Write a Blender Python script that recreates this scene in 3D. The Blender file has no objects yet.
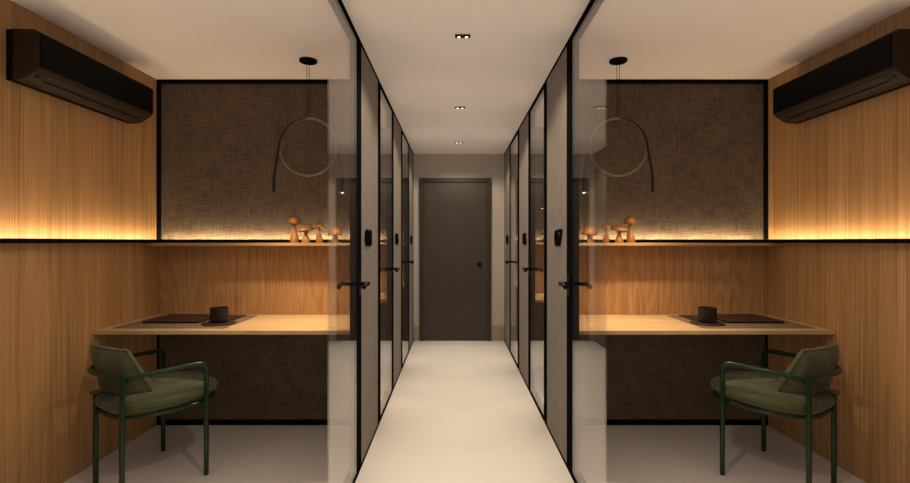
import bpy, bmesh, math, random
from mathutils import Vector, Matrix
random.seed(7)
PI = math.pi
S = bpy.context.scene
C = S.collection
CX = 0.051                    # corridor centre line
F_PX = 470.0                  # focal length in pixels of a 910 px frame
HC, EYE = 2.4, 1.275          # ceiling, eye height
PITCH = 1.392                 # booth to booth
Y_NEAR, Y_END = 1.97, 6.045
HALF, WALL = 0.579, 2.122      # corridor half width, outer wall (from the centre line)
Y_BACK = 3.27

# ------------------------------------------------------------------ materials
def new_mat(name):
    m = bpy.data.materials.new(name); m.use_nodes = True
    nt = m.node_tree; nt.nodes.clear()
    out = nt.nodes.new('ShaderNodeOutputMaterial')
    b = nt.nodes.new('ShaderNodeBsdfPrincipled')
    nt.links.new(b.outputs[0], out.inputs[0])
    return m, nt, b, out
def N(nt, t, **kw):
    n = nt.nodes.new(t)
    for k, v in kw.items(): setattr(n, k, v)
    return n
def pos_map(nt, scale, loc=(0,0,0)):
    g = N(nt, 'ShaderNodeNewGeometry'); mp = N(nt, 'ShaderNodeMapping')
    nt.links.new(g.outputs['Position'], mp.inputs['Vector'])
    mp.inputs['Scale'].default_value = scale; mp.inputs['Location'].default_value = loc
    return mp.outputs[0]
def noise(nt, vec, scale=1.0, detail=3.0, rough=0.55, dist=0.0):
    n = N(nt, 'ShaderNodeTexNoise'); nt.links.new(vec, n.inputs['Vector'])
    n.inputs['Scale'].default_value = scale; n.inputs['Detail'].default_value = detail
    n.inputs['Roughness'].default_value = rough; n.inputs['Distortion'].default_value = dist
    return n.outputs['Fac']
def math_n(nt, op, a, b=None, c=None):
    n = N(nt, 'ShaderNodeMath', operation=op)
    for i, v in enumerate((a, b, c)):
        if v is None: continue
        if hasattr(v, 'is_linked') or hasattr(v, 'links'): nt.links.new(v, n.inputs[i])
        else: n.inputs[i].default_value = v
    return n.outputs[0]
def ramp(nt, fac, stops):
    r = N(nt, 'ShaderNodeValToRGB'); nt.links.new(fac, r.inputs[0])
    e = r.color_ramp.elements
    while len(e) < len(stops): e.new(0.5)
    for el, (p, c) in zip(e, stops): el.position = p; el.color = (*c, 1)
    return r.outputs[0]
def mixc(nt, fac, a, b, blend='MIX'):
    n = N(nt, 'ShaderNodeMix', data_type='RGBA', blend_type=blend)
    for sock, v in ((n.inputs[0], fac), (n.inputs[6], a), (n.inputs[7], b)):
        if hasattr(v, 'links'): nt.links.new(v, sock)
        elif isinstance(v, tuple): sock.default_value = (*v, 1)
        else: sock.default_value = v
    return n.outputs[2]
def bump(nt, b, h, s=0.2, d=0.002):
    n = N(nt, 'ShaderNodeBump'); nt.links.new(h, n.inputs['Height'])
    n.inputs['Strength'].default_value = s; n.inputs['Distance'].default_value = d
    nt.links.new(n.outputs[0], b.inputs['Normal'])

def plain(name, col, rough=0.5, metal=0.0, spec=0.5, var=0.0, vscale=30):
    m, nt, b, o = new_mat(name)
    if var:
        f = noise(nt, pos_map(nt, (1,1,1)), vscale, 3)
        lo = tuple(c*(1-var) for c in col); hi = tuple(min(1, c*(1+var)) for c in col)
        nt.links.new(ramp(nt, f, [(0.3, lo), (0.7, hi)]), b.inputs['Base Color'])
    else:
        b.inputs['Base Color'].default_value = (*col, 1)
    b.inputs['Roughness'].default_value = rough; b.inputs['Metallic'].default_value = metal
    b.inputs['Specular IOR Level'].default_value = spec
    return m

def wood(name, dark, mid, light, grain='Z', across='Y', seams=0.0, cathedral=False, rough=0.5):
    m, nt, b, o = new_mat(name)
    ax = 'XYZ'
    sc1 = [18.0, 18.0, 18.0]; sc1[ax.index(grain)] = 0.5
    sc2 = [210.0, 210.0, 210.0]; sc2[ax.index(grain)] = 1.6
    broad = noise(nt, pos_map(nt, sc1), 1.0, 3, 0.6, 0.2)
    fine = noise(nt, pos_map(nt, sc2, (3.1, 1.7, 0.4)), 1.0, 2, 0.5)
    f = math_n(nt, 'ADD', math_n(nt, 'MULTIPLY', broad, 0.28), math_n(nt, 'MULTIPLY', fine, 0.72))
    if cathedral:
        sc3 = [7.0, 7.0, 7.0]; sc3[ax.index(grain)] = 0.9
        n3 = noise(nt, pos_map(nt, sc3, (5, 2, 1)), 1.0, 1.0, 0.4, 0.3)
        rings = math_n(nt, 'SINE', math_n(nt, 'MULTIPLY', n3, 75.0))
        f = math_n(nt, 'ADD', math_n(nt, 'MULTIPLY', f, 0.86), math_n(nt, 'MULTIPLY_ADD', rings, 0.055, 0.07))
    col = ramp(nt, f, [(0.34, dark), (0.5, mid), (0.66, light)])
    if seams:
        g = N(nt, 'ShaderNodeNewGeometry'); sx = N(nt, 'ShaderNodeSeparateXYZ')
        nt.links.new(g.outputs['Position'], sx.inputs[0])
        q = math_n(nt, 'DIVIDE', sx.outputs[ax.index(across)], seams)
        wn = N(nt, 'ShaderNodeTexWhiteNoise', noise_dimensions='1D')
        nt.links.new(math_n(nt, 'FLOOR', q), wn.inputs['W'])
        tint = math_n(nt, 'MULTIPLY_ADD', wn.outputs['Value'], 0.16, 0.90)
        fr = math_n(nt, 'FRACT', q)
        line = math_n(nt, 'LESS_THAN', fr, 0.0022/seams)
        v = math_n(nt, 'MULTIPLY', tint, math_n(nt, 'MULTIPLY_ADD', line, -0.45, 1.0))
        hs = N(nt, 'ShaderNodeHueSaturation'); nt.links.new(col, hs.inputs['Color']); nt.links.new(v, hs.inputs['Value'])
        col = hs.outputs[0]
    nt.links.new(col, b.inputs['Base Color'])
    b.inputs['Roughness'].default_value = rough
    b.inputs['Specular IOR Level'].default_value = 0.35
    bump(nt, b, fine, 0.10, 0.001)
    return m

def weave(name, dark, light, plane='XZ', n=170.0, rough=0.9):
    m, nt, b, o = new_mat(name)
    a, c = ('XYZ'.index(plane[0]), 'XYZ'.index(plane[1]))
    s1 = [n]*3; s1[c] = n*0.07
    s2 = [n]*3; s2[a] = n*0.07
    t1 = noise(nt, pos_map(nt, s1), 1.0, 2, 0.6)
    t2 = noise(nt, pos_map(nt, s2, (7, 3, 5)), 1.0, 2, 0.6)
    bl = noise(nt, pos_map(nt, (9, 9, 9)), 1.0, 3, 0.6)
    f = math_n(nt, 'ADD', math_n(nt, 'MULTIPLY', math_n(nt, 'ADD', t1, t2), 0.40), math_n(nt, 'MULTIPLY', bl, 0.2))
    nt.links.new(ramp(nt, f, [(0.36, dark), (0.64, light)]), b.inputs['Base Color'])
    b.inputs['Roughness'].default_value = rough
    b.inputs['Specular IOR Level'].default_value = 0.15
    bump(nt, b, math_n(nt, 'ADD', t1, t2), 0.35, 0.002)
    return m

def emit(name, col, k):
    m = bpy.data.materials.new(name); m.use_nodes = True; nt = m.node_tree; nt.nodes.clear()
    e = nt.nodes.new('ShaderNodeEmission'); o = nt.nodes.new('ShaderNodeOutputMaterial')
    e.inputs[0].default_value = (*col, 1); e.inputs[1].default_value = k
    nt.links.new(e.outputs[0], o.inputs[0]); return m

def glass_mat():
    m = bpy.data.materials.new('clear_glass'); m.use_nodes = True; nt = m.node_tree; nt.nodes.clear()
    o = nt.nodes.new('ShaderNodeOutputMaterial')
    g = N(nt, 'ShaderNodeNewGeometry'); d = N(nt, 'ShaderNodeVectorMath', operation='DOT_PRODUCT')
    nt.links.new(g.outputs['Incoming'], d.inputs[0]); nt.links.new(g.outputs['Normal'], d.inputs[1])
    c = math_n(nt, 'ABSOLUTE', d.outputs['Value'])
    p = math_n(nt, 'POWER', math_n(nt, 'SUBTRACT', 1.0, c), 5.0)
    f = math_n(nt, 'MULTIPLY_ADD', p, 0.965, 0.035)
    t = N(nt, 'ShaderNodeBsdfTransparent'); t.inputs[0].default_value = (0.985, 0.985, 0.98, 1)
    gl = N(nt, 'ShaderNodeBsdfGlossy'); gl.inputs['Roughness'].default_value = 0.0
    gl.inputs[0].default_value = (1, 1, 1, 1)
    mx = N(nt, 'ShaderNodeMixShader')
    nt.links.new(f, mx.inputs[0]); nt.links.new(t.outputs[0], mx.inputs[1]); nt.links.new(gl.outputs[0], mx.inputs[2])
    nt.links.new(mx.outputs[0], o.inputs[0]); return m

M = {}
M['wall_wood'] = wood('wall_oak', (0.235, 0.113, 0.041), (0.352, 0.177, 0.065), (0.44, 0.235, 0.093), 'Z', 'Y', 0.172)
M['back_wood'] = wood('back_oak', (0.25, 0.119, 0.044), (0.36, 0.180, 0.068), (0.45, 0.238, 0.098), 'Z', 'X', 0.0, True)
M['desk_wood'] = wood('desk_oak', (0.40, 0.235, 0.105), (0.48, 0.298, 0.142), (0.56, 0.362, 0.185), 'X', 'Y', 0.0, True, 0.42)
M['shelf_wood'] = wood('shelf_oak', (0.24, 0.122, 0.047), (0.31, 0.165, 0.066), (0.38, 0.215, 0.092), 'X', 'Y', 0.0, False, 0.5)
M['mushroom_wood'] = wood('turned_wood', (0.20, 0.078, 0.016), (0.265, 0.104, 0.023), (0.33, 0.136, 0.033), 'Z', 'X', 0.0, False, 0.45)
M['weave'] = weave('brown_weave', (0.056, 0.037, 0.024), (0.138, 0.096, 0.062), 'XZ', 150)
M['hall_weave'] = weave('taupe_weave', (0.150, 0.118, 0.092), (0.230, 0.186, 0.148), 'YZ', 190)
M['ceiling'] = plain('ceiling_paint', (0.84, 0.715, 0.60), 0.9, 0, 0.1, 0.015, 3)
M['plaster'] = plain('end_wall_paint', (0.44, 0.36, 0.29), 0.85, 0, 0.2, 0.02, 5)
M['skirting'] = plain('skirting_paint', (0.30, 0.235, 0.17), 0.7, 0, 0.3)
M['black'] = plain('black_metal', (0.005, 0.005, 0.005), 0.5, 0.0, 0.0)
M['handle'] = plain('black_handle_metal', (0.005, 0.005, 0.005), 0.45, 0.0, 0.06)
M['door'] = plain('brown_door_lacquer', (0.052, 0.036, 0.025), 0.5, 0, 0.35, 0.05, 8)
M['door_frame'] = plain('brown_frame_lacquer', (0.036, 0.025, 0.018), 0.5, 0, 0.35)
M['glass'] = glass_mat()
M['ac_body'] = plain('dark_brown_plastic', (0.024, 0.015, 0.009), 0.5, 0, 0.15)
M['ac_panel'] = plain('matt_black_plastic', (0.004, 0.0037, 0.0035), 0.5, 0, 0.06)
M['slot'] = plain('slot_black', (0.004, 0.004, 0.004), 0.8, 0, 0.1)
M['green_metal'] = plain('dark_green_enamel', (0.004, 0.022, 0.006), 0.3, 0.0, 0.5)
M['green_fabric'] = None
M['bronze'] = plain('bronze_tube_metal', (0.20, 0.152, 0.102), 0.3, 0.1, 0.6)
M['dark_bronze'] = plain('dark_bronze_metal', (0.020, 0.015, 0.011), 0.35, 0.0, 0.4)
M['mat'] = plain('taupe_felt', (0.165, 0.115, 0.074), 0.9, 0, 0.1, 0.10, 400)
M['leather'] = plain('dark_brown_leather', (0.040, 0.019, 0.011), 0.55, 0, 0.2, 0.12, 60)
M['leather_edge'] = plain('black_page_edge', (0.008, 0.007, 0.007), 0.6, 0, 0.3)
M['ceramic'] = plain('dark_ceramic', (0.014, 0.010, 0.008), 0.45, 0, 0.3, 0.15, 80)
M['coffee'] = plain('coffee', (0.012, 0.007, 0.004), 0.15)
M['chrome'] = plain('lamp_reflector_metal', (0.55, 0.52, 0.48), 0.25, 1.0)
M['led'] = emit('warm_led', (1.0, 0.80, 0.50), 50.0)
M['led_back'] = emit('warm_led_back', (1.0, 0.80, 0.50), 85.0)
M['bulb'] = emit('downlight_lens', (1.0, 0.88, 0.72), 4.0)
M['tip'] = emit('pendant_lens', (1.0, 0.86, 0.66), 6.0)
def green_fabric():
    m, nt, b, o = new_mat('moss_green_linen')
    t1 = noise(nt, pos_map(nt, (420, 420, 60)), 1.0, 2); t2 = noise(nt, pos_map(nt, (60, 60, 420)), 1.0, 2)
    w = noise(nt, pos_map(nt, (11, 11, 11)), 1.0, 3, 0.6, 1.2)
    f = math_n(nt, 'ADD', math_n(nt, 'MULTIPLY', math_n(nt, 'ADD', t1, t2), 0.35), math_n(nt, 'MULTIPLY', w, 0.3))
    nt.links.new(ramp(nt, f, [(0.3, (0.040, 0.041, 0.015)), (0.7, (0.086, 0.083, 0.034))]), b.inputs['Base Color'])
    b.inputs['Roughness'].default_value = 0.85; b.inputs['Specular IOR Level'].default_value = 0.2
    b.inputs['Sheen Weight'].default_value = 0.15
    bump(nt, b, w, 0.5, 0.012)
    return m
M['green_fabric'] = green_fabric()
def floor_mat():
    m, nt, b, o = new_mat('floor_cream_resin')
    f = noise(nt, pos_map(nt, (1.2, 5.0, 1)), 1.0, 4, 0.55)
    f2 = noise(nt, pos_map(nt, (60, 60, 1)), 1.0, 2)
    nt.links.new(ramp(nt, math_n(nt, 'ADD', math_n(nt, 'MULTIPLY', f, 0.8), math_n(nt, 'MULTIPLY', f2, 0.2)),
                      [(0.3, (0.60, 0.517, 0.43)), (0.7, (0.635, 0.552, 0.465))]), b.inputs['Base Color'])
    b.inputs['Roughness'].default_value = 0.42; b.inputs['Specular IOR Level'].default_value = 0.35
    return m
M['floor'] = floor_mat()

# ------------------------------------------------------------------ mesh helpers
class MB:
    """collects shapes given as (distance from corridor centre line, depth, height)"""
    def __init__(self, sg=1): self.bm = bmesh.new(); self.sg = sg
    def box(self, x0, x1, y0, y1, z0, z1, bev=0.0, seg=2):
        t = bmesh.new(); bmesh.ops.create_cube(t, size=1)
        for v in t.verts:
            v.co = Vector(((x0+x1)/2+v.co.x*abs(x1-x0), (y0+y1)/2+v.co.y*abs(y1-y0), (z0+z1)/2+v.co.z*abs(z1-z0)))
        if bev: bmesh.ops.bevel(t, geom=list(t.edges), offset=bev, segments=seg, profile=0.5, affect='EDGES')
        self._merge(t); return self
    def _merge(self, t):
        mp = {v: self.bm.verts.new(v.co) for v in t.verts}
        for f in t.faces:
            try: self.bm.faces.new([mp[v] for v in f.verts])
            except ValueError: pass
        t.free()
    def tube(self, pts, r, n=12, closed=False, cap=True):
        pts = [Vector(p) for p in pts]; m = len(pts); rings = []
        tang = []
        for i in range(m):
            a = pts[i-1] if (i > 0 or closed) else pts[i]; b = pts[(i+1) % m] if (i < m-1 or closed) else pts[i]
            tang.append((b-a).normalized())
        up = Vector((0, 0, 1)) if abs(tang[0].z) < 0.9 else Vector((1, 0, 0))
        u = (up - tang[0]*up.dot(tang[0])).normalized()
        for i in range(m):
            u = (u - tang[i]*u.dot(tang[i])).normalized(); w = tang[i].cross(u)
            rr = r[i] if isinstance(r, (list, tuple)) else r
            rings.append([self.bm.verts.new(pts[i] + (u*math.cos(2*PI*k/n) + w*math.sin(2*PI*k/n))*rr) for k in range(n)])
        for i in range(m if closed else m-1):
            A, B = rings[i], rings[(i+1) % m]
            for k in range(n): self.bm.faces.new((A[k], A[(k+1) % n], B[(k+1) % n], B[k]))
        if cap and not closed:
            self.bm.faces.new(rings[0][::-1]); self.bm.faces.new(rings[-1])
        return self
    def lathe(self, prof, c, n=32, axis=None, ripple=None):
        """prof: (radius, height) from bottom to top; closed at both ends"""
        rings = []
        for r, z in prof:
            if r < 1e-6: rings.append([self.bm.verts.new((c[0], c[1], c[2]+z))]); continue
            rings.append([self.bm.verts.new((c[0]+r*(ripple(k/n) if ripple else 1)*math.cos(2*PI*k/n), c[1]+r*(ripple(k/n) if ripple else 1)*math.sin(2*PI*k/n), c[2]+z)) for k in range(n)])
        for A, B in zip(rings, rings[1:]):
            if len(A) == 1 and len(B) == 1: continue
            for k in range(n):
                q = (k+1) % n
                if len(A) == 1: self.bm.faces.new((A[0], B[q], B[k]))
                elif len(B) == 1: self.bm.faces.new((A[k], A[q], B[0]))
                else: self.bm.faces.new((A[k], A[q], B[q], B[k]))
        if len(rings[0]) > 1: self.bm.faces.new(rings[0][::-1])
        if len(rings[-1]) > 1: self.bm.faces.new(rings[-1])
        return self
    def prism_y(self, prof, y0, y1, bev=0.0):
        t = bmesh.new()
        a = [t.verts.new((x, y0, z)) for x, z in prof]; b = [t.verts.new((x, y1, z)) for x, z in prof]
        t.faces.new(a); t.faces.new(b[::-1])
        n = len(prof)
        for k in range(n): t.faces.new((a[k], b[k], b[(k+1) % n], a[(k+1) % n]))
        bmesh.ops.recalc_face_normals(t, faces=t.faces)
        if bev:
            ed = [e for e in t.edges if (abs(e.verts[0].co.y-y0) < 1e-6 and abs(e.verts[1].co.y-y0) < 1e-6) or (abs(e.verts[0].co.y-y1) < 1e-6 and abs(e.verts[1].co.y-y1) < 1e-6)]
            bmesh.ops.bevel(t, geom=ed, offset=bev, segments=2, profile=0.5, affect='EDGES')
        self._merge(t); return self
    def surf(self, fn, nu, nv, wrap_u=False):
        g = [[self.bm.verts.new(fn(i/(nu if wrap_u else nu-1), j/(nv-1))) for j in range(nv)] for i in range(nu)]
        for i in range(nu if wrap_u else nu-1):
            for j in range(nv-1):
                q = (i+1) % nu
                self.bm.faces.new((g[i][j], g[q][j], g[q][j+1], g[i][j+1]))
        return g
    def build(self, name, mat, parent=None, origin=None, smooth=False, angle=40):
        bm = self.bm
        bmesh.ops.remove_doubles(bm, verts=bm.verts, dist=1e-6)
        for v in bm.verts: v.co.x = CX + self.sg*v.co.x
        bmesh.ops.recalc_face_normals(bm, faces=bm.faces)
        if parent is not None: org = Vector(parent['_org'])
        elif origin is not None: org = Vector(origin)
        else:
            xs = [v.co for v in bm.verts]
            org = Vector(((min(p.x for p in xs)+max(p.x for p in xs))/2, (min(p.y for p in xs)+max(p.y for p in xs))/2, min(p.z for p in xs)))
        for v in bm.verts: v.co -= org
        me = bpy.data.meshes.new(name)
        for f in bm.faces: f.smooth = smooth
        bm.to_mesh(me); bm.free()
        if smooth: me.set_sharp_from_angle(angle=math.radians(angle))
        me.materials.append(mat)
        o = bpy.data.objects.new(name, me); C.objects.link(o)
        o['_org'] = tuple(org)
        if parent is not None: o.parent = parent
        else: o.location = org
        return o

def tag(o, label, cat, group=None):
    o['label'] = label; o['category'] = cat
    if group: o['group'] = group
    return o
def thing(name, loc, label, cat, group=None, sg=1):
    o = bpy.data.objects.new(name, None); C.objects.link(o)
    w = (CX+sg*loc[0], loc[1], loc[2]); o.location = w; o['_org'] = w
    o.empty_display_size = 0.05
    return tag(o, label, cat, group)
def struct(o): o['kind'] = 'structure'; return o
def struct_root(name, loc, sg=1):
    o = bpy.data.objects.new(name, None); C.objects.link(o)
    w = (CX+sg*loc[0], loc[1], loc[2]); o.location = w; o['_org'] = w; return struct(o)

def fillet(pts, r, seg=6):
    pts = [Vector(p) for p in pts]; out = [pts[0]]
    for i in range(1, len(pts)-1):
        a, b, c = pts[i-1], pts[i], pts[i+1]
        u, w = (a-b), (c-b); l = min(r, u.length*0.49, w.length*0.49)
        p, q = b+u.normalized()*l, b+w.normalized()*l
        for k in range(seg+1):
            t = k/seg; out.append(p*(1-t)**2 + b*2*t*(1-t) + q*t*t)
    out.append(pts[-1]); return out
def spline(pts, seg=8):
    P = [Vector(p) for p in pts]; P = [P[0]*2-P[1]] + P + [P[-1]*2-P[-2]]; out = []
    for i in range(1, len(P)-2):
        for k in range(seg):
            t = k/seg; a, b, c, d = P[i-1], P[i], P[i+1], P[i+2]
            out.append(0.5*((2*b)+(c-a)*t+(2*a-5*b+4*c-d)*t*t+(3*b-a-3*c+d)*t**3))
    out.append(P[-2]); return out

def spot(name, loc, target, power, size, blend, col, radius=0.02, parent=None):
    l = bpy.data.lights.new(name, 'SPOT'); l.energy = power; l.spot_size = math.radians(size); l.spot_blend = blend
    l.color = col; l.shadow_soft_size = radius
    o = bpy.data.objects.new(name, l); C.objects.link(o)
    d = Vector(target) - Vector(loc)
    o.rotation_euler = d.to_track_quat('-Z', 'Y').to_euler()
    if parent is not None:
        o.parent = parent; o.location = Vector(loc) - Vector(parent['_org'])
    else: o.location = loc
    return o

# ------------------------------------------------------------------ shell
Y0 = 1.2
struct(MB().box(-2.3, 2.3, 0.2, Y_END+0.12, -0.08, 0.0).build('floor', M['floor'], origin=(CX, 3, 0)))
struct(MB().box(-2.3, 2.3, 0.2, Y_END+0.12, HC, HC+0.08).build('ceiling', M['ceiling'], origin=(CX, 3, HC)))
struct(MB().box(-HALF-0.10, HALF+0.10, Y_END, Y_END+0.12, 0, HC).build('wall_end', M['plaster']))
for sg, nm in ((-1, 'left'), (1, 'right')):
    struct(MB(sg).box(WALL, WALL+0.1, Y0, Y_END+0.12, 0, HC).build('wall_'+nm, M['wall_wood']))
# end door
DX0, DX1 = -0.453-CX, 0.463-CX
for nm, a, b in (('left', -HALF, DX0), ('right', DX1, HALF)):
    struct(MB().box(a, b, Y_END-0.012, Y_END, 0, 0.19).build('baseboard_'+nm, M['skirting']))
d = struct_root('door_1', (0, Y_END, 0))
fw = 0.052
m = MB(); m.box(DX0, DX0+fw, Y_END-0.03, Y_END, 0, 2.088, 0.003); m.box(DX1-fw, DX1, Y_END-0.03, Y_END, 0, 2.088, 0.003)
m.box(DX0+fw, DX1-fw, Y_END-0.03, Y_END, 2.034, 2.088, 0.003); m.build('door_frame', M['door_frame'], d)
MB().box(DX0+fw+0.004, DX1-fw-0.004, Y_END-0.016, Y_END-0.001, 0.006, 2.030, 0.002).build('door_leaf', M['door'], d)
kn = MB().box(0.265-0.026, 0.265+0.026, Y_END-0.026, Y_END-0.016, 0.955, 1.007, 0.003).build('escutcheon', M['handle'], d)
MB().box(0.265-0.017, 0.265+0.017, Y_END-0.058, Y_END-0.026, 0.965, 0.999, 0.004).build('knob', M['handle'], kn)

# corridor partitions: glass doors and fabric panels
FR = 0.035     # frame depth behind the corridor face
door_no = [2]
trim_no = [1]
def next_trim():
    n = 'trim_%d' % trim_no[0]; trim_no[0] += 1; return n
DIG = {(-1, 0): '08', (-1, 1): '06', (-1, 2): '04', (1, 0): '07', (1, 1): '05', (1, 2): '03'}
side_word = {-1: 'left', 1: 'right'}

def sign(sg, k, yc, zc, text):
    w, h = 0.205, 0.102
    where = {0: 'nearest', 1: 'middle', 2: 'farthest'}[k]
    root = thing('number_sign', (HALF, yc, zc-h/2), 'black raised number %s on the %s fabric panel of the %s side' % (text, where, side_word[sg]), 'sign', 'door numbers along the corridor', sg)
    for i, ch in enumerate(text):
        cu = bpy.data.curves.new('digit', 'FONT'); cu.body = ch; cu.size = 0.14; cu.extrude = 0.004; cu.offset = 0.0035
        cu.align_x = 'CENTER'; cu.resolution_u = 6
        tmp = bpy.data.objects.new('digit_outline', cu); C.objects.link(tmp)
        dg = bpy.context.evaluated_depsgraph_get(); dg.update()
        me = bpy.data.meshes.new_from_object(tmp.evaluated_get(dg))
        bpy.data.objects.remove(tmp); bpy.data.curves.remove(cu)
        xs = [v.co.x for v in me.vertices]; ys = [v.co.y for v in me.vertices]
        x0, x1, yb, yt = min(xs), max(xs), min(ys), max(ys)
        off = (-0.052, 0.052)[i]
        for v in me.vertices:
            u = ((v.co.x-x0)/(x1-x0)-0.5)*0.088 + off        # reading direction
            z = (v.co.y-yb)/(yt-yb)*h
            t = v.co.z + 0.005
            # left wall faces +x and reads towards +y; right wall faces -x and reads towards -y
            v.co = (t*(1 if sg < 0 else -1), u*(1 if sg < 0 else -1), z)
        me.materials.append(M['black']); me.name = 'digit'
        o = bpy.data.objects.new('digit', me); C.objects.link(o); o.parent = root; o['_org'] = root['_org']

def lever(m, x, xdir, y, z):
    # neck out of the plate, then a lever towards the camera that droops at its tip
    neck = [(x, y, z), (x+xdir*0.044, y, z)]
    arm = [(x+xdir*0.043, y+0.010, z), (x+xdir*0.044, y-0.03, z+0.002), (x+xdir*0.044, y-0.060, z+0.001), (x+xdir*0.043, y-0.084, z-0.003), (x+xdir*0.042, y-0.106, z-0.009)]
    m.tube(neck, 0.011, 10)
    a = spline(arm, 5); m.tube(a, [0.0125]*len(a), 10)

def partition(sg):
    xi, xo = HALF, HALF+FR
    for k in range(3):
        dy = k*PITCH
        g0, g1 = (Y_NEAR if k == 0 else 3.333+dy-PITCH), 2.513+dy
        f0, f1 = 2.652+dy, (3.234+dy if k < 2 else Y_END)
        h0 = 0.0
        d = struct_root('door_%d' % door_no[0], (HALF, (g0+g1)/2, 0), sg); door_no[0] += 1
        m = MB(sg)
        m.box(xi, xo, g1, g1+0.108, 0.018, 2.380, 0.002)                  # lock stile
        m.box(xi, xo, g0, g1, 2.355, 2.380); m.box(xi, xo, g0, g1, 0.018, 0.040)
        if k > 0: m.box(xi, xo, g0-0.034, g0, 0.018, 2.380)
        m.build('door_leaf_frame', M['black'], d)
        MB(sg).box(xi-0.0015, xi+0.0065, g0+0.0005, g1-0.0005, 0.041, 2.354).build('glass_pane', M['glass'], d)
        hy, hz = g1+0.068, 1.043
        p = MB(sg); p.box(xi-0.007, xi, hy-0.021, hy+0.021, hz-0.17+0.10, hz+0.045, 0.003); p.box(xo, xo+0.007, hy-0.021, hy+0.021, hz-0.07, hz+0.045, 0.003)
        es = p.build('escutcheon', M['handle'], d)
        q = MB(sg); lever(q, xi-0.006, -1, hy, hz); q.build('lever_handle', M['handle'], es, smooth=True)
        q = MB(sg); lever(q, xo+0.006, 1, hy, hz); q.build('lever_handle', M['handle'], es, smooth=True)
        q = MB(sg); q.lathe([(0.0, -0.01), (0.008, -0.01), (0.008, 0.01), (0, 0.01)], (0, 0, 0), 14)
        for v in q.bm.verts: v.co = Vector((xi-0.010+v.co.z*0.3, hy+v.co.x, hz-0.045+v.co.y))
        q.build('keyhole_cylinder', M['chrome'], es, smooth=True)
        # fixed frame: jamb, posts, head and sill
        m = MB(sg)
        m.box(xi, xo+0.02, g1+0.111, f0, 0, HC)
        m.box(xi, xo+0.02, g0, f1 + (0.069 if k < 2 else 0), 2.382, HC); m.box(xi, xo+0.02, g0, f1 + (0.069 if k < 2 else 0), 0, 0.016)
        if k < 2: m.box(xi, xo+0.02, f1, f1+0.066, 0.016, 2.382)
        struct(m.build(next_trim(), M['black']))
        struct(MB(sg).box(xi+0.003, xo+0.02, f0, f1, 0.016, 2.382).build('wall_corridor_'+side_word[sg], M['hall_weave']))
        sign(sg, k, 2.850+dy, 1.297, DIG[(sg, k)])
for sg in (-1, 1): partition(sg)

# ------------------------------------------------------------------ booths
XIN = HALF+FR+0.022
ZS0, ZS1 = 1.246, 1.266       # shelf
ZD0, ZD1 = 0.743, 0.766       # desk
def booth(sg, k):
    dy = k*PITCH; yb = Y_BACK+dy
    if k == 2: yb = Y_END-0.03
    th = 0.045 if k < 2 else 0.15
    w = struct_root('wall_back_'+side_word[sg], (1.35, yb, 0), sg)
    x0, x1 = XIN, WALL-0.001
    MB(sg).box(x0, x1, yb+0.004, yb+th, 1.287, HC-0.001).build('fabric_panel', M['weave'], w)
    MB(sg).box(x0, x1, yb+0.004, yb+th, ZD1-0.02, 1.287).build('oak_panel', M['back_wood'], w)
    MB(sg).box(x0, x1, yb+0.004, yb+th, 0.001, ZD1-0.02).build('lower_fabric_panel', M['weave'], w)
    t = MB(sg)
    t.box(WALL-0.026, x1, yb-0.012, yb+0.003, 1.29, HC-0.001); t.box(x0, WALL-0.026, yb-0.012, yb+0.003, HC-0.027, HC-0.001)
    t.box(x0, x0+0.03, yb-0.012, yb+0.003, 1.29, HC-0.027)
    t.box(x0, x1, yb-0.010, yb+0.003, 0.001, 0.036); t.box(WALL-0.012, x1, yb-0.006, yb+0.003, 0.036, ZD0-0.001)
    t.build('frame_trim', M['black'], w)
    # light ledge of the back wall
    t = MB(sg); t.box(x0, x1-0.07, yb-0.044, yb-0.038, 1.2665, 1.289); t.box(x0, x1-0.07, yb-0.038, yb+0.003, 1.2665, 1.272)
    t.build('light_ledge', M['black'], w)
    m = MB(sg); a, b = x0+0.02, x1-0.08
    vs = [m.bm.verts.new(p) for p in ((a, yb-0.0375, 1.287), (b, yb-0.0375, 1.287), (b, yb-0.0285, 1.2765), (a, yb-0.0285, 1.2765), (a, yb-0.0375, 1.2765), (b, yb-0.0375, 1.2765))]
    for q in ((0, 1, 2, 3), (3, 2, 5, 4), (0, 4, 5, 1), (0, 3, 4), (1, 5, 2)): m.bm.faces.new([vs[i] for i in q])
    m.build('led_strip', M['led_back'], w)
    # shelf and desk
    bt = 'booth behind door %s' % DIG[(sg, k)]
    sh = MB(sg).box(XIN, WALL-0.001, yb-0.16, yb+0.002, ZS0, ZS1, 0.002).build('wall_shelf', M['shelf_wood'])
    tag(sh, 'narrow oak wall shelf under the fabric panel in the %s' % bt, 'shelf', 'booth shelves')
    dt = thing('wall_desk', (1.35, yb-0.3, ZD0), 'oak wall to wall desk top in the %s' % bt, 'desk', 'booth desks', sg)
    MB(sg).box(XIN, WALL-0.001, yb-0.587, yb+0.002, ZD0, ZD1, 0.002).build('desk_top', M['desk_wood'], dt)

def side_ledge(sg):
    o = struct_root(next_trim(), (WALL, 3.5, 1.263), sg)
    t = MB(sg)
    t.box(WALL-0.070, WALL-0.064, Y0+0.001, Y_END-0.06, 1.2665, 1.289); t.box(WALL-0.064, WALL-0.0005, Y0+0.001, Y_END-0.06, 1.2665, 1.272)
    t.build('light_ledge', M['black'], o)
    MB(sg).prism_y([(WALL-0.0635, 1.287), (WALL-0.0635, 1.2765), (WALL-0.053, 1.2765)], Y0+0.01, Y_END-0.10).build('led_strip', M['led'], o)

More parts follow.
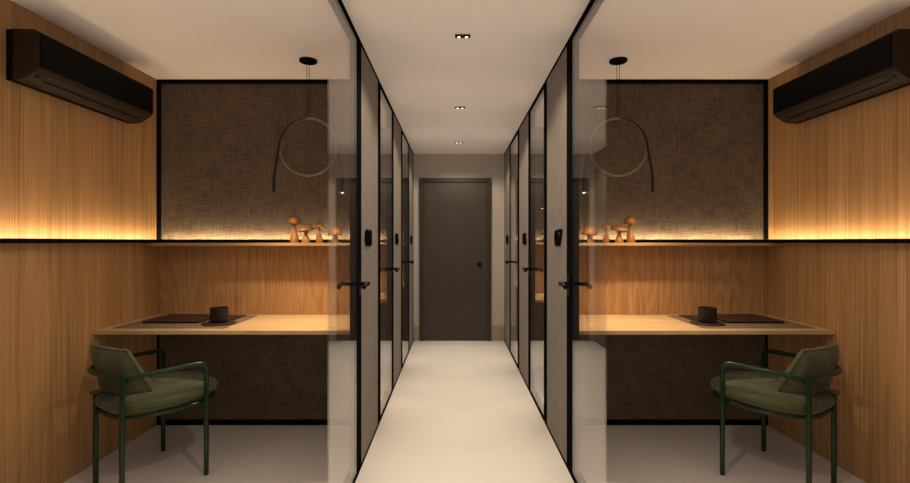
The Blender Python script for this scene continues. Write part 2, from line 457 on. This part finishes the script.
def air_conditioner(sg):
    y0, y1 = 2.162, 2.977
    r = thing('air_conditioner', (2.08, (y0+y1)/2, 2.02), 'black and brown split air conditioner high on the oak wall of the %s booth' % side_word[sg], 'air conditioner', 'wall air conditioners', sg)
    W_ = WALL-0.001
    MB(sg).prism_y([(W_, 2.021), (2.094, 2.018), (2.094, 2.255), (W_, 2.255)], y0+0.004, y1-0.004, 0.002).build('back_plate', M['ac_panel'], r)
    prof = [(2.088, 2.021), (2.060, 2.020), (2.030, 2.028), (1.992, 2.054), (1.974, 2.067), (1.966, 2.078), (1.966, 2.232), (1.972, 2.245), (1.990, 2.255), (2.030, 2.255), (2.088, 2.257)]
    MB(sg).prism_y(prof, y0, y1, 0.004).build('casing', M['ac_body'], r, smooth=True, angle=30)
    MB(sg).box(1.959, 1.9655, y0+0.004, y1-0.004, 2.082, 2.236, 0.003).build('front_panel', M['ac_panel'], r)
    # air outlet in the sloping underside
    def on_slope(s, off):      # s 0..1 from front to back along the slope
        a, b = Vector((1.974, 2.067)), Vector((2.030, 2.028)); p = a+(b-a)*s; n = Vector((b.y-a.y, -(b.x-a.x))).normalized()
        return (p.x+n.x*off, p.y+n.y*off)
    MB(sg).prism_y([on_slope(0.66, -0.004), on_slope(0.66, 0.0012), on_slope(0.80, 0.0012), on_slope(0.80, -0.004)], y0+0.075, y1-0.06).build('air_slot', M['slot'], r)
    MB(sg).prism_y([on_slope(0.12, -0.004), on_slope(0.12, 0.003), on_slope(0.62, 0.003), on_slope(0.62, -0.004)], y0+0.06, y1-0.05).build('louvre', M['ac_body'], r)
    MB(sg).prism_y([on_slope(0.40, -0.004), on_slope(0.40, 0.002), on_slope(0.62, 0.002), on_slope(0.62, -0.004)], y0+0.026, y0+0.040).build('sensor_button', M['slot'], r)

def desk_things(sg):
    bw = '%s booth' % side_word[sg]
    z = ZD1
    o = MB(sg).box(1.400, 2.061, 2.75, 3.22, z, z+0.003, 0.001).build('desk_mat', M['mat']); tag(o, 'taupe felt desk mat on the oak desk of the %s' % bw, 'desk mat', 'desk mats')
    r = thing('leather_folder', (1.81, 3.05, z+0.003), 'large dark brown leather folder on the desk mat of the %s' % bw, 'folder', 'leather folders', sg)
    MB(sg).box(1.637, 1.981, 2.903, 3.197, z+0.003, z+0.012, 0.001).build('pages', M['leather_edge'], r)
    MB(sg).box(1.633, 1.985, 2.90, 3.20, z+0.012, z+0.0155, 0.0012).build('cover', M['leather'], r)
    r = thing('slab', (1.55, 3.08, z+0.003), 'slim dark notebook lying behind the mug in the %s' % bw, 'slab', 'slim slabs', sg)  # thin dark rectangle on the mat, just behind the mug
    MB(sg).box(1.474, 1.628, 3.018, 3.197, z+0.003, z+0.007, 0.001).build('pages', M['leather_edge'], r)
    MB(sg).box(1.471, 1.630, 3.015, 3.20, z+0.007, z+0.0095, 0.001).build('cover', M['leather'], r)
    cx, cy = 1.503, 2.895
    o = MB(sg).lathe([(0.088, 0.0), (0.096, 0.002), (0.098, 0.006), (0.094, 0.009), (0.06, 0.0085), (0, 0.0085)], (cx, cy, z+0.003), 40).build('coaster', M['leather'], smooth=True)
    tag(o, 'round dark wooden coaster under the mug in the %s' % bw, 'coaster', 'round coasters')
    r = thing('mug', (cx, cy, z+0.0115), 'dark ribbed cylindrical mug on the coaster in the %s' % bw, 'mug', 'dark mugs', sg)
    K = 0.92; rip = lambda t: 1.0+0.010*math.cos(t*2*PI*24)
    prof = [(0.0, 0.0), (0.047, 0.0), (0.053, 0.004), (0.056, 0.012), (0.0565, 0.055), (0.0565, 0.096), (0.0560, 0.100), (0.0520, 0.100), (0.0510, 0.096), (0.0500, 0.080), (0.0500, 0.03), (0.0, 0.03)]
    MB(sg).lathe([(a*K, b*K) for a, b in prof], (cx, cy, z+0.0115), 192, ripple=rip).build('cup', M['ceramic'], r, smooth=True, angle=50)
    MB(sg).lathe([(0.0, 0.070), (0.0440, 0.070), (0.0440, 0.072), (0, 0.072)], (cx, cy, z+0.0115), 32).build('coffee', M['coffee'], r)

def mushrooms(sg):
    bw = '%s shelf' % side_word[sg]
    y, z = 3.168, ZS1
    def one(x, stem, cap, label, tilt=(0, 0), h=0.0):
        r = thing('mushroom_figurine', (x, y, z), label, 'figurine', 'wooden mushrooms on the shelf', sg)
        MB(sg).lathe(stem, (x, y, z), 28).build('stem', M['mushroom_wood'], r, smooth=True)
        m = MB(sg).lathe(cap, (0, 0, 0), 32)
        R = Matrix.Rotation(tilt[0], 4, 'X') @ Matrix.Rotation(tilt[1], 4, 'Y')
        for v in m.bm.verts: v.co = R @ v.co + Vector((x, y, z+h))
        m.build('cap', M['mushroom_wood'], r, smooth=True)
    one(1.132, [(0, 0), (0.026, 0), (0.029, 0.012), (0.027, 0.035), (0.020, 0.058), (0.012, 0.085), (0.009, 0.11), (0.012, 0.135), (0, 0.137)],
        [(0, 0.004), (0.022, 0.000), (0.034, -0.006), (0.041, -0.004), (0.0415, 0.006), (0.036, 0.024), (0.026, 0.036), (0.014, 0.042), (0, 0.043)],
        'tallest turned wooden mushroom with a slender bottle stem on the %s' % bw, (0.06, -0.10), 0.137)
    one(1.055, [(0, 0), (0.028, 0), (0.030, 0.008), (0.024, 0.026), (0.013, 0.048), (0.011, 0.062), (0.018, 0.078), (0, 0.080)],
        [(0, 0.002), (0.030, -0.002), (0.048, -0.001), (0.054, 0.006), (0.050, 0.018), (0.034, 0.029), (0.016, 0.034), (0, 0.035)],
        'wide flat capped wooden mushroom on a waisted stem on the %s' % bw, (0.05, 0.12), 0.079)
    one(0.966, [(0, 0), (0.022, 0), (0.024, 0.010), (0.021, 0.034), (0.012, 0.064), (0.006, 0.088), (0.006, 0.114), (0, 0.115)],
        [(0, 0.004), (0.018, 0.000), (0.030, -0.006), (0.036, -0.007), (0.035, 0.002), (0.026, 0.014), (0.013, 0.024), (0.004, 0.032), (0, 0.033)],
        'wooden mushroom with a small pointed cap and thin neck on the %s' % bw, (0.04, -0.05), 0.113)
    one(0.858, [(0, 0), (0.018, 0), (0.020, 0.008), (0.017, 0.03), (0.015, 0.062), (0, 0.064)],
        [(0, 0.002), (0.026, -0.002), (0.043, -0.008), (0.049, -0.004), (0.048, 0.012), (0.040, 0.032), (0.026, 0.046), (0.012, 0.052), (0, 0.053)],
        'round domed wooden mushroom on a short stout stem on the %s' % bw, (0.0, 0.04), 0.060)

def pendant(sg, k):
    dy = k*PITCH
    cx, cy, cz, R = 0.961, 2.914+dy, 1.860, 0.178
    r = thing('loop_pendant_lamp', (cx, cy, HC), 'looped bronze tube pendant lamp hanging %s' % (('in the %s booth' % side_word[sg]) if k == 0 else 'behind the glass of door %s' % DIG[(sg, k)]), 'pendant lamp', 'loop pendant lamps', sg)
    MB(sg).lathe([(0, -0.014), (0.050, -0.014), (0.054, -0.011), (0.054, -0.0005), (0, -0.0005)], (cx, cy, HC), 40).build('canopy', M['black'], r, smooth=True)
    for ox in (-0.008, 0.008):
        MB(sg).tube([(cx+ox, cy, HC-0.012), (cx+ox, cy, cz+R-0.002)], 0.0016, 8).build('cable', M['black'], r)
    pts = [(cx+0.212, cy+0.014, cz-0.19), (cx+0.203, cy+0.014, cz-0.12)]
    sp = [Vector(p) for p in pts]
    ring = [(cx+R*math.cos(2*PI*i/72), cy, cz+R*math.sin(2*PI*i/72)) for i in range(72)]
    MB(sg).tube(ring, 0.0064, 12, closed=True).build('tube_ring', M['bronze'], r, smooth=True)
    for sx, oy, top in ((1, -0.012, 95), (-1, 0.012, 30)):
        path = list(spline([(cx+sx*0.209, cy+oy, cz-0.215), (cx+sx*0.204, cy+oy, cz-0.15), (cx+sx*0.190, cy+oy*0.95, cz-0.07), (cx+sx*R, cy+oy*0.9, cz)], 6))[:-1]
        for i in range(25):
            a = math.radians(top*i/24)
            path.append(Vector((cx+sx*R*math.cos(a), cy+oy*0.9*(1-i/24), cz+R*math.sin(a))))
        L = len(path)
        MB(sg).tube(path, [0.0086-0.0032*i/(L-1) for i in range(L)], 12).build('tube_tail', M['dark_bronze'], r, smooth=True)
    for sx, oy in ((1, -0.012), (-1, 0.012)):
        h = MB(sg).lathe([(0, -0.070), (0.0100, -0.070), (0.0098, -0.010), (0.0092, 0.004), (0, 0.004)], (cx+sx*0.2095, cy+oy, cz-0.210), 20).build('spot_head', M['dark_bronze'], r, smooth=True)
        MB(sg).lathe([(0, -0.0735), (0.0075, -0.0735), (0.0075, -0.0702), (0, -0.0702)], (cx+sx*0.2095, cy+oy, cz-0.210), 16).build('lens', M['tip'] if sx < 0 else M['chrome'], h)
        p = (CX+sg*(cx+sx*0.2125), cy+oy, cz-0.290)
        spot('pendant_beam', p, (p[0], p[1]+0.06, 0), 11.0, 75, 1.0, (1.0, 0.84, 0.60), 0.012, r)
        spot('pendant_beam', p, (p[0], p[1], 0), P_PEND, 132, 1.0, (1.0, 0.80, 0.54), 0.015, r)

def chair(sg):
    r = thing('armchair', (1.69, 2.57, 0), 'dark green tubular armchair with moss cushions in the %s booth' % side_word[sg], 'chair', 'green armchairs', sg)
    O = Vector((1.69, 2.57, 0)); U = Vector((0.819, 0.574, 0)); Fw = Vector((-0.574, 0.819, 0)); Z = Vector((0, 0, 1))
    P = lambda a, f, z: O+U*a+Fw*f+Z*z
    A, B = (1.411, 2.570), (1.828, 2.862); Cc, D = (1.673, 2.289), (1.919, 2.444)
    rt = 0.0128; ZA = 0.614
    # near arm tube: front leg, arm, passes inside the rear leg and comes down onto the other one
    path = fillet([(*A, ZA-0.12), (*A, ZA), (1.50, 2.475, ZA-0.001)], 0.045) [:-1] + spline([(1.50, 2.475, ZA-0.002), (1.60, 2.385, ZA-0.010), (1.695, 2.327, ZA-0.034), (1.80, 2.345, ZA-0.075), (D[0]+0.012, D[1]-0.004, 0.490)], 8)
    MB(sg).tube(path, rt, 14).build('arm_rail', M['green_metal'], r, smooth=True, angle=60)
    path = fillet([(*B, ZA-0.12), (*B, ZA), (1.875, 2.80, ZA)], 0.045)[:-1] + spline([(1.875, 2.80, ZA), (1.925, 2.71, ZA), (1.962, 2.57, ZA), (1.955, 2.465, ZA), (1.900, 2.390, ZA), (1.800, 2.330, ZA+0.001), (Cc[0]+0.006, Cc[1]+0.002, ZA+0.002)], 8)
    MB(sg).tube(path, rt, 14).build('arm_rail', M['green_metal'], r, smooth=True, angle=60)
    for (x, y), top in ((A, ZA-0.11), (B, ZA-0.11), (Cc, ZA+0.012), (D, 0.500)):
        MB(sg).tube([(x, y, 0.0), (x, y, 0.004), (x, y, top-0.006), (x, y, top)], [rt*0.9, rt, rt, rt*0.85], 14).build('leg', M['green_metal'], r, smooth=True, angle=60)
    # seat ring
    def outline(t, grow=0.0):
        a = 2*PI*t; n = 2.7
        c, s = math.cos(a), math.sin(a)
        sc = (abs(c)**n+abs(s)**n)**(-1/n)
        fwd = s*sc; half = 0.268+grow
        return (c*sc*half*(1.0-0.10*max(0, -fwd)) + 0.025, (0.300+grow if fwd > 0 else 0.248+grow)*fwd)
    def clampx(p): return Vector((min(p.x, WALL-0.03), p.y, p.z))
    MB(sg).tube([P(*outline(i/48, -0.020), 0.400) for i in range(48)], 0.011, 10, closed=True).build('seat_ring', M['green_metal'], r, smooth=True)
    m = MB(sg); rnd = random.Random(3)
    def seat(u, v):
        th = (v-0.5)*PI                       # bottom centre .. top centre
        c, q = abs(math.cos(th)), math.sin(th)
        rad = c**0.55; h = math.copysign(abs(q)**0.8, q)*(0.054 if q > 0 else 0.054)
        x, f = outline(u)
        wr = (0.005*math.sin(31*x*rad+2.0)*math.sin(13*f*rad+1) + 0.004*math.sin(17*f*rad+9*x*rad))*(1 if q > 0.2 else 0)
        return P((x-0.025)*rad+0.025, f*rad, 0.452+h+wr+0.005*math.sin(f*9))
    m.surf(seat, 56, 23, True)
    o = m.build('seat_cushion', M['green_fabric'], r, smooth=True, angle=80)
    MB(sg).tube([P(*outline(i/56, 0.001), 0.452+0.005*math.sin(outline(i/56)[1]*9)) for i in range(56)], 0.0035, 6, closed=True).build('piping', M['green_fabric'], o, smooth=True)
    # back cushion: a plump rectangular pillow leaning on the rail
    yaw, tilt = math.radians(-12), math.radians(26)
    ctr = P(0.026, -0.152, 0.604)
    un = U*math.cos(yaw)+Fw*math.sin(yaw); fn = Fw*math.cos(yaw)-U*math.sin(yaw)
    vn = Z*math.cos(tilt)-fn*math.sin(tilt); nn = un.cross(vn)
    def pil(side):
        def f(u, v):
            a, b = u*2-1, v*2-1
            pr = max(0.0, (1-abs(a)**2.6)*(1-abs(b)**2.6))**0.36
            w_ = (0.155-0.012*b)*(1-0.06*(1-abs(b)**2)*abs(a)**2); h_ = 0.142*(1-0.07*(1-abs(a)**2))
            wr = 0.006*math.sin(7*a+3*b)*pr
            return ctr+un*(a*w_)+vn*(b*h_)+nn*(side*((0.046 if side < 0 else 0.046+0.070*(1-v))*pr)+wr)
        return f
    m = MB(sg); m.surf(pil(1), 26, 26); m.surf(pil(-1), 26, 26)
    bmesh.ops.remove_doubles(m.bm, verts=m.bm.verts, dist=2e-4)
    o = m.build('back_cushion', M['green_fabric'], r, smooth=True, angle=80)
    edge = []
    f = pil(1)
    for i in range(20): edge.append(f(i/20, 0))
    for i in range(20): edge.append(f(1, i/20))
    for i in range(20): edge.append(f(1-i/20, 1))
    for i in range(20): edge.append(f(0, 1-i/20))
    MB(sg).tube(edge, 0.004, 6, closed=True).build('piping', M['green_fabric'], o, smooth=True)

def downlight(k, y):
    x = -0.009+0.0
    nm = ['nearest, above the camera', 'nearest to the front', 'middle', 'farthest, before the brown door'][k]
    r = thing('ceiling_downlight', (x, y, HC), 'small black twin ceiling downlight in the corridor, %s' % nm, 'ceiling light', 'corridor downlights')
    m = MB()
    m.box(x-0.043, x+0.043, y-0.025, y+0.025, HC-0.003, HC-0.0003, 0.0008)
    m.build('bezel', M['chrome'], r)
    for s in (-1, 1):
        h = MB().lathe([(0, -0.007), (0.0185, -0.007), (0.0185, -0.0031), (0, -0.0031)], (x+s*0.0205, y, HC), 20).build('lamp_holder', M['slot'], r)
        MB().lathe([(0, -0.0088), (0.0075, -0.0088), (0.0075, -0.0071), (0, -0.0071)], (x+s*0.0205, y, HC), 16).build('bulb', M['bulb'], h)
    p = (CX+x, y, HC-0.02)
    spot('downlight_beam', p, (p[0], y, 0), P_WIDE, 150, 0.35, (1.0, 0.88, 0.71), 0.03, r)
    spot('downlight_beam', p, (p[0], y, 0), P_NARROW, 46, 1.0, (1.0, 0.93, 0.80), 0.03, r)

P_PEND, P_WIDE, P_NARROW = 21.0, 34.0, 105.0
AMBIENT = 0.325
for sg in (-1, 1):
    side_ledge(sg)
    for k in range(3): booth(sg, k)
    air_conditioner(sg); desk_things(sg); mushrooms(sg); pendant(sg, 0); chair(sg)
for sg in (-1, 1):
    for k in (1, 2): pendant(sg, k)
for k, y in enumerate((1.195, 2.571, 3.940, 5.325)): downlight(k, y)

for o in bpy.data.objects:
    if '_org' in o: del o['_org']

# ------------------------------------------------------------------ world, camera, view
w = bpy.data.worlds.new('World'); S.world = w; w.use_nodes = True
bg = w.node_tree.nodes['Background']; bg.inputs[0].default_value = (1.0, 0.80, 0.62, 1); bg.inputs[1].default_value = 0.02
cam = bpy.data.cameras.new('camera'); co = bpy.data.objects.new('camera', cam); C.objects.link(co); S.camera = co
co.location = (0, 0, EYE); co.rotation_euler = (PI/2, 0, 0)
cam.sensor_width = 36.0; cam.sensor_fit = 'HORIZONTAL'; cam.lens = 36.0*F_PX/910.0; cam.clip_start = 0.05
S.view_settings.view_transform = 'Standard'; S.view_settings.look = 'None'
S.view_settings.exposure = 0.0; S.view_settings.gamma = 1.0; S.view_settings.use_curve_mapping = False
S.cycles.max_bounces = 10; S.cycles.diffuse_bounces = 6; S.cycles.glossy_bounces = 5; S.cycles.transparent_max_bounces = 16
S.cycles.sample_clamp_indirect = 4.0; S.cycles.use_denoising = True
S.cycles.use_fast_gi = True; S.cycles.fast_gi_method = 'ADD'      # soft ambient light, as in the photograph
w.light_settings.ao_factor = AMBIENT; w.light_settings.distance = 1.05
S.cycles.caustics_reflective = False; S.cycles.caustics_refractive = False
